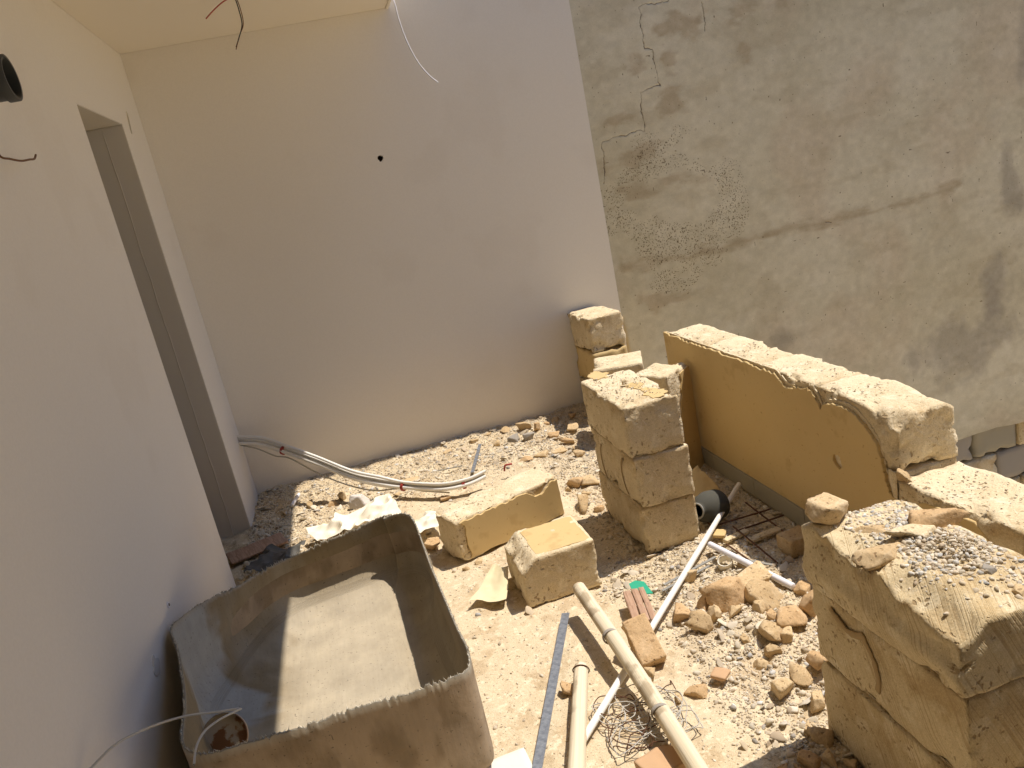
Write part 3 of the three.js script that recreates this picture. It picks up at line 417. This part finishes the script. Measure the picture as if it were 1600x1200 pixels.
function strip(a, b, w, t, mat) { const A = V(...a), B = V(...b), L = A.distanceTo(B), g = new THREE.BoxGeometry(w, t, L); g.deleteAttribute('uv'); const q = triUV(g); q.applyMatrix4(new THREE.Matrix4().lookAt(A, B, V(0, 1, 0)).setPosition(A.clone().add(B).multiplyScalar(.5))); return q; }
{ // long wooden pole
  const p = thing('wooden_pole', 'long pale wooden pole lying diagonally across the dust', 'pole');
  mesh('shaft', rod([1.413,0.1,2.464], [1.415,0.055,3.546], .0255, { s: 3, bow: .006 }), M.wood, p);
  for (const t of [.315, .69]) { const A = V(1.413,0.1,2.464), B = V(1.415,0.055,3.546), q = A.clone().lerp(B, t), dir = B.clone().sub(A).normalize(); const r = new THREE.Mesh(new THREE.TorusGeometry(.0262, .003, 8, 28)); r.geometry.scale(1, 1, 2.4); const m = mesh('node_ring', r.geometry, M.greystone, p); m.position.copy(q); m.quaternion.setFromUnitVectors(V(0, 0, 1), dir); }
}
{ const p = thing('wooden_pole', 'short thick pale pole with wire tied round its end', 'pole'); const A = V(1.286,0.035,2.841), B = V(1.084,0.035,3.396);
  mesh('shaft', rod(A.toArray(), B.toArray(), .0235, { r2: .026, s: 9 }), M.wood, p);
  const t = mesh('wire_tie', new THREE.TorusGeometry(.027, .0022, 6, 30), M.rust, p); t.position.copy(A.clone().lerp(B, .03)); t.quaternion.setFromUnitVectors(V(0, 0, 1), B.clone().sub(A).normalize()); t.rotateX(.3); }
{ const p = thing('metal_bar', 'straight galvanised metal angle bar left of the poles', 'bar'); const a = [1.339,0.03,2.492], b = [0.992,0.03,3.297];
  const m1 = mesh('flange', strip(a, b, .03, .0025, M.galv), M.galv, p); const m2 = mesh('web', strip([a[0] - .0145, a[1] - .013, a[2]], [b[0] - .0145, b[1] - .013, b[2]], .0025, .024, M.galv), M.galv, p); }
one('conduit_rod', rod([2.366,0.06,1.949], [1.167,0.02,3.173], .0115, { seg: 12, s: 5 }), M.conduit, 'long thin white rod running under the wooden pole', 'rod');
one('plastic_tube', rod([2.001,0.05,2.362], [2.114,0.03,2.785], .0125, { seg: 14, s: 6, r2: .013 }), M.pvc, 'shiny white plastic tube below the parapet', 'tube');
{ const L = [[[1.731,0.03,2.515], [1.988,0.03,2.435], 'upper of two thin grey strips crossing the white rod'], [[1.714,0.02,2.533], [1.942,0.02,2.467], 'lower of two thin grey strips crossing the white rod'], [[2.007,0.03,2.436], [2.154,0.02,2.613], 'thin grey strip in the shade under the white tube']]; for (const [a, b, l] of L) one('metal_strip', strip(a, b, .012, .003), M.grey, l, 'strip'); }
{ const L = [[[2.11,0.02,2.179], [2.383,0.02,2.185]], [[2.164,0.02,2.277], [2.393,0.02,2.269]], [[2.167,0.03,2.246], [2.164,0.02,2.596]], [[2.105,0.02,2.006], [2.105,0.02,2.219]], [[2.329,0.02,2.061], [2.31,0.02,2.518]], [[2.079,0.02,2.351], [2.093,0.02,2.577]]]; L.forEach(([a, b], i) => one('rusty_rod', rod(a, b, .0038, { seg: 7 }), M.rust, ['rusty rod crossing just beyond the white rod, nearest the pot', 'rusty rod parallel to the first, a little nearer the camera', 'rusty rod running from the crossing down to the white tube', 'short rusty rod beside the foot of the middle pillar', 'long rusty rod closest to the parapet skirting', 'short rusty rod just above the white tube'][i], 'rod', 'rusty rods below the parapet')); }
{ const L = [[2.145,0.01,2.309, .12, .03, .2], [2.243,0.01,2.367, .15, .035, .1], [2.101,0.012,2.253, .06, .05, .9]]; ['pale board offcut nearest the bright plaster scraps', 'pale board offcut in shade near the squared stone', 'curled cream plaster scrap at the edge of the shade'].forEach((l, i) => { const [x, y, z, w, d, r] = L[i]; const m = one('board_offcut', block(w, .014, d, { r: .004, chip: .004, rough: .002, cell: .006, s: 400 + i }), i == 2 ? M.ochre : M.stone, l, 'offcut'); m.position.set(x, y, z); m.rotation.y = r; }); }
{ const m = one('limestone_slab', block(.13, .035, .16, { r: .008, chip: .012, cell: .01, s: 410 }), M.ochre, 'flat plastered slab leaning at the foot of the upright block', 'slab'); m.position.set(2.211,0.05,1.846); m.rotation.set(.7, .3, .2); }
{ // dark pot on its side
  const p = thing('plastic_pot', 'dark plastic pot lying on its side beside the middle pillar', 'pot', 2.138,0.072,2.1); p.rotation.set(0, .5, 1.35);
  const P = [[0, -.07], [.055, -.07], [.066, -.06], [.07, 0], [.06, .045], [.036, .066], [.03, .075], [.033, .086], [.030, .088], [.026, .075], [.030, .064], [.054, .042], [.064, 0], [.06, -.055], [0, -.06]].map(a => new THREE.Vector2(...a));
  mesh('body', new THREE.LatheGeometry(P, 36), M.pot, p); const r = mesh('rim', new THREE.TorusGeometry(.032, .004, 8, 30), M.grey, p); r.rotation.x = Math.PI / 2; r.position.y = .087;
}
{ const m = one('pipe_ring', new THREE.LatheGeometry([[.024, 0], [.03, 0], [.03, .03], [.024, .03], [.024, 0]].map(a => new THREE.Vector2(...a)), 28), M.paper, 'short cut ring of pale pipe under the white tube', 'ring'); m.position.set(2.006,0.005,2.479); m.rotation.set(.3, 0, .2); }
{ // weathered board and green shard
  const p = thing('board_piece', 'weathered reddish brown piece of grooved board', 'board', 1.591,0.03,2.612, -.18); p.rotation.order = 'YXZ'; p.rotation.x = .05;
  for (const [x, w] of [[-.0275, .032], [.004, .026], [.0295, .022]]) mesh('plank', block(w, .018, .21, { r: .003, chip: .004, rough: .001, cell: .006, s: 420 + x * 99 }), M.ply, p).position.set(x, 0, 0);
  const s = new THREE.Shape([[0, 0], [.03, -.005], [.055, .02], [.05, .1], [.03, .09], [.012, .06], [-.01, .05]].map(a => new THREE.Vector2(...a))); const g = new THREE.ExtrudeGeometry(s, { depth: .003, bevelEnabled: false }); g.rotateX(Math.PI / 2); const m = one('plastic_shard', g, M.green, 'small turquoise green shard beside the grooved board', 'shard'); m.position.set(1.62,0.03,2.43); m.rotation.set(.15, .1, 0);
}
{ // tangle of wire
  const o = thing('wire_tangle', 'tangled bundle of thin pale wire beside the long pole', 'wire', 1.386,0,3.146); const save = seed; seed = 4242; const gs = [];
  for (let k = 0; k < 20; k++) { const P = []; let a = rr(0, 6.28), x = rr(-.07, .05), z = rr(-.09, .07); const st = rr(.02, .045); for (let i = 0; i < 14; i++) { P.push([x + .0, clamp(.012 + .02 * rnd(), .006, .05), z]); a += rr(-.2, 1.1) * (k % 2 ? 1 : -1); x += Math.cos(a) * st; z += Math.sin(a) * st * .9; x = clamp(x, -.13, .13); z = clamp(z, -.15, .12); } gs.push(tube(P, .0017, 90, 5)); }
  mesh('strand', mergeGeometries(gs.slice(0, 14)), M.wire, o).userData.kind = 'stuff'; mesh('rusty_strand', mergeGeometries(gs.slice(14)), M.rust, o).userData.kind = 'stuff'; seed = save;
}
{ // conduits out of the corner
  const o = thing('conduit_bundle', 'bundle of white conduits with red tape coming out of the wall corner', 'conduit');
  const base = [[-.04, .385, .06], [.03, .375, .08], [.14, .35, .13], [.29, .295, .27], [.45, .22, .41], [.64, .13, .58], [.78, .085, .68], [.885, .058, .74], [1.0, .045, .83], [1.12, .04, .92], [1.25, .045, .955], [1.345, .06, .95]];
  [[0, .0115, -.014, 0], [.004, .0115, .016, .002], [-.004, .011, .0, .026], [.006, .009, .04, .014]].forEach(([dx, r, dy, dz], k) => mesh('conduit', tube(base.map((p, i) => [p[0] + dx * .7 + .01 * (h3(i, k, 3) - .5), p[1] + dy * (i > 6 ? .7 : 1) + .006, p[2] + dz * 1.2 + dx * .6]), r, 120, 10), M.conduit, o));
  mesh('thin_cable', tube([[.004, .37, .09], [.1, .33, .13], [.2, .275, .2], [.28, .265, .28], [.45, .15, .42], [.62, .075, .57], [.75, .05, .68], [.88, .05, .75], [1.02, .03, .86], [1.13, .025, .96]], .0045, 120, 7), M.wire, o);
  for (const [i, t] of [[2, .8], [7, .1], [9, .75]]) { const A = V(...base[i]), B = V(...base[i + 1]), q = A.clone().lerp(B, t); const m = mesh('red_tape', new THREE.CylinderGeometry(.031, .031, .016, 24), M.red, o); m.position.copy(q).add(V(.003, .006, .014)); m.quaternion.setFromUnitVectors(V(0, 1, 0), B.clone().sub(A).normalize()); m.scale.set(.85, 1, .9); }
}
{ const m = one('tape_scrap', tube([[0, 0, 0], [.01, .03, 0], [.03, .035, .01], [.05, .03, .0]], .006, 20, 5), M.red, 'curled scrap of red tape beyond the long fallen block', 'tape'); m.position.set(1.468,0.03,0.884); }
one('metal_strip', strip([1.304,0.02,0.735], [1.439,0.03,0.304], .02, .003), M.galv, 'short shiny metal strip leaning on the conduit ends', 'strip');
one('metal_strip', rod([1.116,0.012,0.523], [1.271,0.012,0.558], .003, { seg: 6 }), M.grey, 'short dark rod lying near the back wall', 'rod');
one('pipe_offcut', rod([0.24,0.02,0.444], [0.281,0.03,0.301], .011, { seg: 12 }), M.pvc, 'short white pipe offcut at the edge of the ceiling shadow', 'pipe');
function cloth(w, d, amp, s, nx = 40, nz = 40, fr = 7) { const g = new THREE.PlaneGeometry(w, d, nx, nz); g.rotateX(-Math.PI / 2); const p = g.attributes.position; for (let i = 0; i < p.count; i++) { const x = p.getX(i), z = p.getZ(i), e = 1 - .18 * f3(x * 9 + s, 2, z * 9, 3); const f = 1 - Math.abs(2 * f3(x * fr + s, 1, z * fr, 3) - 1); p.setXYZ(i, x * e + .03 * (f3(x * 5, s, z * 5, 2) - .5), amp * f * f + .004 * f3(x * 40, s, z * 40, 2), z * e + .03 * (f3(x * 5, s + 9, z * 5, 2) - .5)); } g.computeVertexNormals(); return g; }
{ const m = one('paper_sack', cloth(.5, .3, .08, 5, 60, 40, 5), M.paper, 'crumpled cream paper sack behind the tub rim', 'sack'); m.position.set(0.612,0.02,1.086); m.rotation.y = .25; }
{ const m = one('paper_sack', cloth(.22, .2, .05, 9), M.paper, 'cream sheet scrap between the tub and the long fallen block', 'sack'); m.position.set(0.933,0.03,1.367); m.rotation.y = .2; }
{ const m = one('plastic_sheet', cloth(.24, .3, .05, 13), M.sheet, 'crumpled dark grey sheet in shade behind the tub', 'sheet'); m.position.set(0.199,0.02,1.234); m.rotation.y = -.35; }
{ const m = one('board_offcut', block(.3, .012, .16, { r: .003, chip: .004, rough: .002, cell: .01, s: 430 }), M.ply, 'tan board offcut in the shade by the doorway', 'offcut'); m.position.set(0.072,0.015,0.957); m.rotation.y = .3; }
{ // torn sheet standing beside the short block
  const g = new THREE.PlaneGeometry(.16, .2, 16, 24), p = g.attributes.position; for (let i = 0; i < p.count; i++) { const x = p.getX(i), y = p.getY(i); const t = (y + .1) / .2; p.setXYZ(i, x * (1 - .55 * t) + .05 * t + .01 * (f3(x * 20, y * 20, 1, 2) - .5), (.05 * t * t + .02 * f3(x * 14, y * 14, 5, 3)) + .006 * f3(x * 30, y * 30, 2, 2), -y * .9 + .02 * Math.sin(x * 30)); } g.computeVertexNormals();
  const m = one('torn_membrane', g, flat(0xd8cba4, .8, { side: THREE.DoubleSide }), 'torn yellowish sheet at the left foot of the short block', 'sheet'); m.position.set(1.113,0.01,2.13); m.rotation.y = -.3;
}
{ const m = one('white_panel', block(.26, .03, .45, { r: .004, chip: .006, rough: .001, cell: .02, s: 440 }), flat(0xe4dac6, .85), 'smooth white panel lying under the near corner of the tub', 'panel'); m.position.set(.9, -.01, 3.33); m.rotation.y = .06; }
{ const m = one('clay_tile', block(.12, .02, .1, { r: .004, chip: .008, cell: .008, s: 450 }), M.tile, 'tan tile fragment at the bottom edge beside the long pole', 'tile'); m.position.set(1.357,0,3.329); m.rotation.y = .3; }
{ const m = one('clay_tile', block(.045, .012, .05, { r: .003, chip: .004, cell: .008, s: 451 }), M.tile, 'small reddish tile fragment in the gravel below the heap', 'tile'); m.position.set(1.669,0.012,3.077); m.rotation.y = .7; }
//==== WALL AND CEILING SERVICES ====
{ const p = thing('waste_pipe', 'dark grey pipe stub sticking out of the left wall', 'pipe', 0, 2.165, 2.535); const g = new THREE.LatheGeometry([[.05, -.1], [.056, -.1], [.056, .1], [.062, .1], [.062, .125], [.05, .125], [.05, -.1]].map(a => new THREE.Vector2(...a)), 40); g.rotateZ(-Math.PI / 2); mesh('sleeve', g, M.duct, p); const c = new THREE.CylinderGeometry(.0495, .0495, .004, 32); c.rotateZ(Math.PI / 2); mesh('end_cap', c, M.black, p).position.x = -.05; }
{ const o = thing('wire_end', 'bare brown wire end sticking out of the left wall', 'wire'); mesh('core', tube([[-.02, 2.03, 2.60], [.02, 2.02, 2.54], [0.04,1.967,2.573], [0.045,1.962,2.52], [0.05,1.96,2.446], [0.05,1.969,2.362], [0.05,1.974,2.317], [0.05,1.987,2.292]], .0032, 60, 7), M.copper, o); }
{ const o = thing('ceiling_wires', 'loose wires hanging from the ceiling, one with red insulation', 'wire', 0.71,2.7,0.801); mesh('rose_stub', new THREE.CylinderGeometry(.014, .014, .02, 16), M.pvc, o);
  mesh('black_strand', tube([[0, .01, 0], [.004, -.06, .004], [.0, -.13, .006], [-.03, -.185, .008], [-.055, -.225, .01]].map(p => p), .0028, 40, 7), M.black, o);
  mesh('copper_strand', tube([[.005, .01, 0], [.012, -.06, .004], [.006, -.13, .006], [-.028, -.18, .008], [-.058, -.235, .012]], .0022, 40, 7), M.copper, o);
  mesh('red_strand', tube([[-.005, .0, 0], [-.06, -.02, .01], [-.12, -.055, .012], [-.155, -.08, .012]], .003, 30, 7), M.red, o); }
one('hanging_cable', tube([[1.545, 2.75, .12], [1.553, 2.69, .13], [1.555, 2.6, .14], [1.572, 2.47, .15], [1.61, 2.35, .15], [1.66, 2.265, .15], [1.70, 2.222, .15]], .0042, 80, 8), M.pvc, 'white cable hanging down in front of the back wall', 'cable');
one('mortar_scuff', (() => { const g = new THREE.ExtrudeGeometry(new THREE.Shape(ragged(0, 0, .03, 20, 5, .5)), { depth: .003, bevelEnabled: false }); g.rotateY(Math.PI / 2); return g; })(), M.reveal, 'small grey scuffed patch on the left wall beside the tub', 'scuff').position.set(0,0.414,2.688);
//==== GRAVEL ====
function gravel(name, label, n, where, size, geo, mat, tones) {
  const m = new THREE.InstancedMesh(geo, mat, n), o = new THREE.Object3D(), c = new THREE.Color(); m.name = nm(name); let k = 0, tries = 0;
  while (k < n && tries++ < n * 60) { const q = where(); if (!q) continue; const s = size(); o.position.set(q[0], q[1] + s * .12, q[2]); o.rotation.set(rr(-.7, .7), rr(0, 6.28), rr(-.7, .7)); o.scale.set(s * rr(.7, 1.3), s * rr(.45, .9), s * rr(.7, 1.3)); o.updateMatrix(); m.setMatrixAt(k, o.matrix); const t = tones[Math.floor(rnd() * tones.length)], l = rr(.72, 1.02); m.setColorAt(k, c.setRGB(t[0] * l, t[1] * l, t[2] * l)); k++; }
  m.count = k; m.castShadow = m.receiveShadow = true; scene.add(m); tag(m, label, 'gravel', null, 'stuff'); return m;
}
const pebble = (() => { const g = chunk(1, 1, 1, 900, 1, 9); g.translate(0, -.5, 0); return g; })(), flake = (() => { const g = chunk(1, .3, 1, 907, 2, 12); g.translate(0, -.15, 0); return g; })();
M.grit = flat(0xffffff, .95);
const warm = [[.60, .50, .36], [.66, .57, .43], [.54, .44, .30], [.70, .62, .49], [.48, .38, .26], [.6, .5, .36], [.64, .56, .42]], mixt = [...warm, ...warm, [.5, .48, .44], [.75, .72, .66], [.36, .32, .27]];
const onFloor = (pw) => () => { const x = rr(0, 2.42), z = rr(.01, 3.7); if (rnd() > Math.pow(rubble(x, z), pw)) return null; return [x, groundY(x, z), z]; };
gravel('fine_gravel', 'fine crushed limestone gravel covering the terrace floor', 80000, onFloor(1.5), () => .003 + .0065 * Math.pow(rnd(), 2.2), pebble, M.grit, warm);
gravel('stone_crumbs', 'coarser limestone crumbs strewn over the terrace floor', 4200, onFloor(1.8), () => .009 + .016 * Math.pow(rnd(), 2.5), pebble, M.grit, mixt);
gravel('stone_flakes', 'flat limestone flakes scattered in the rubble', 650, onFloor(2.2), () => .02 + .035 * Math.pow(rnd(), 2), flake, M.grit, warm);
gravel('pillar_grit', 'grit and grey mortar crumbs heaped on the near pillar', 5200, () => { const x = rr(1.845, 2.07), z = rr(3.43, 3.93); if (rnd() > sst(.2, .62, f3(x * 7, 4, z * 7, 3)) * sst(1.845, 1.9, x) * sst(3.93, 3.86, z)) return null; return [x, pillarTop(x, z) + .014 * Math.exp(-((x - 1.98) ** 2 / .004 + (z - 3.7) ** 2 / .02)) * rnd(), z]; }, () => .0022 + .012 * Math.pow(rnd(), 4), pebble, M.grit, [...warm, ...warm, [.45, .44, .41], [.56, .53, .47], [.72, .68, .6]]);
gravel('parapet_grit', 'loose grit lying on top of the parapet and the middle pillar', 900, () => { const q = rnd(); if (q < .45) { const z = rr(3.0, 4.2); return [rr(2.45, 2.63), .437, z]; } if (q < .7) return [rr(1.81, 2.0), .662, rr(1.72, 2.18)]; return [rr(2.46, 2.62), .652, rr(1.22, 2.8)]; }, () => .002 + .007 * Math.pow(rnd(), 2.5), pebble, M.grit, warm);
renderer.render(scene, camera);
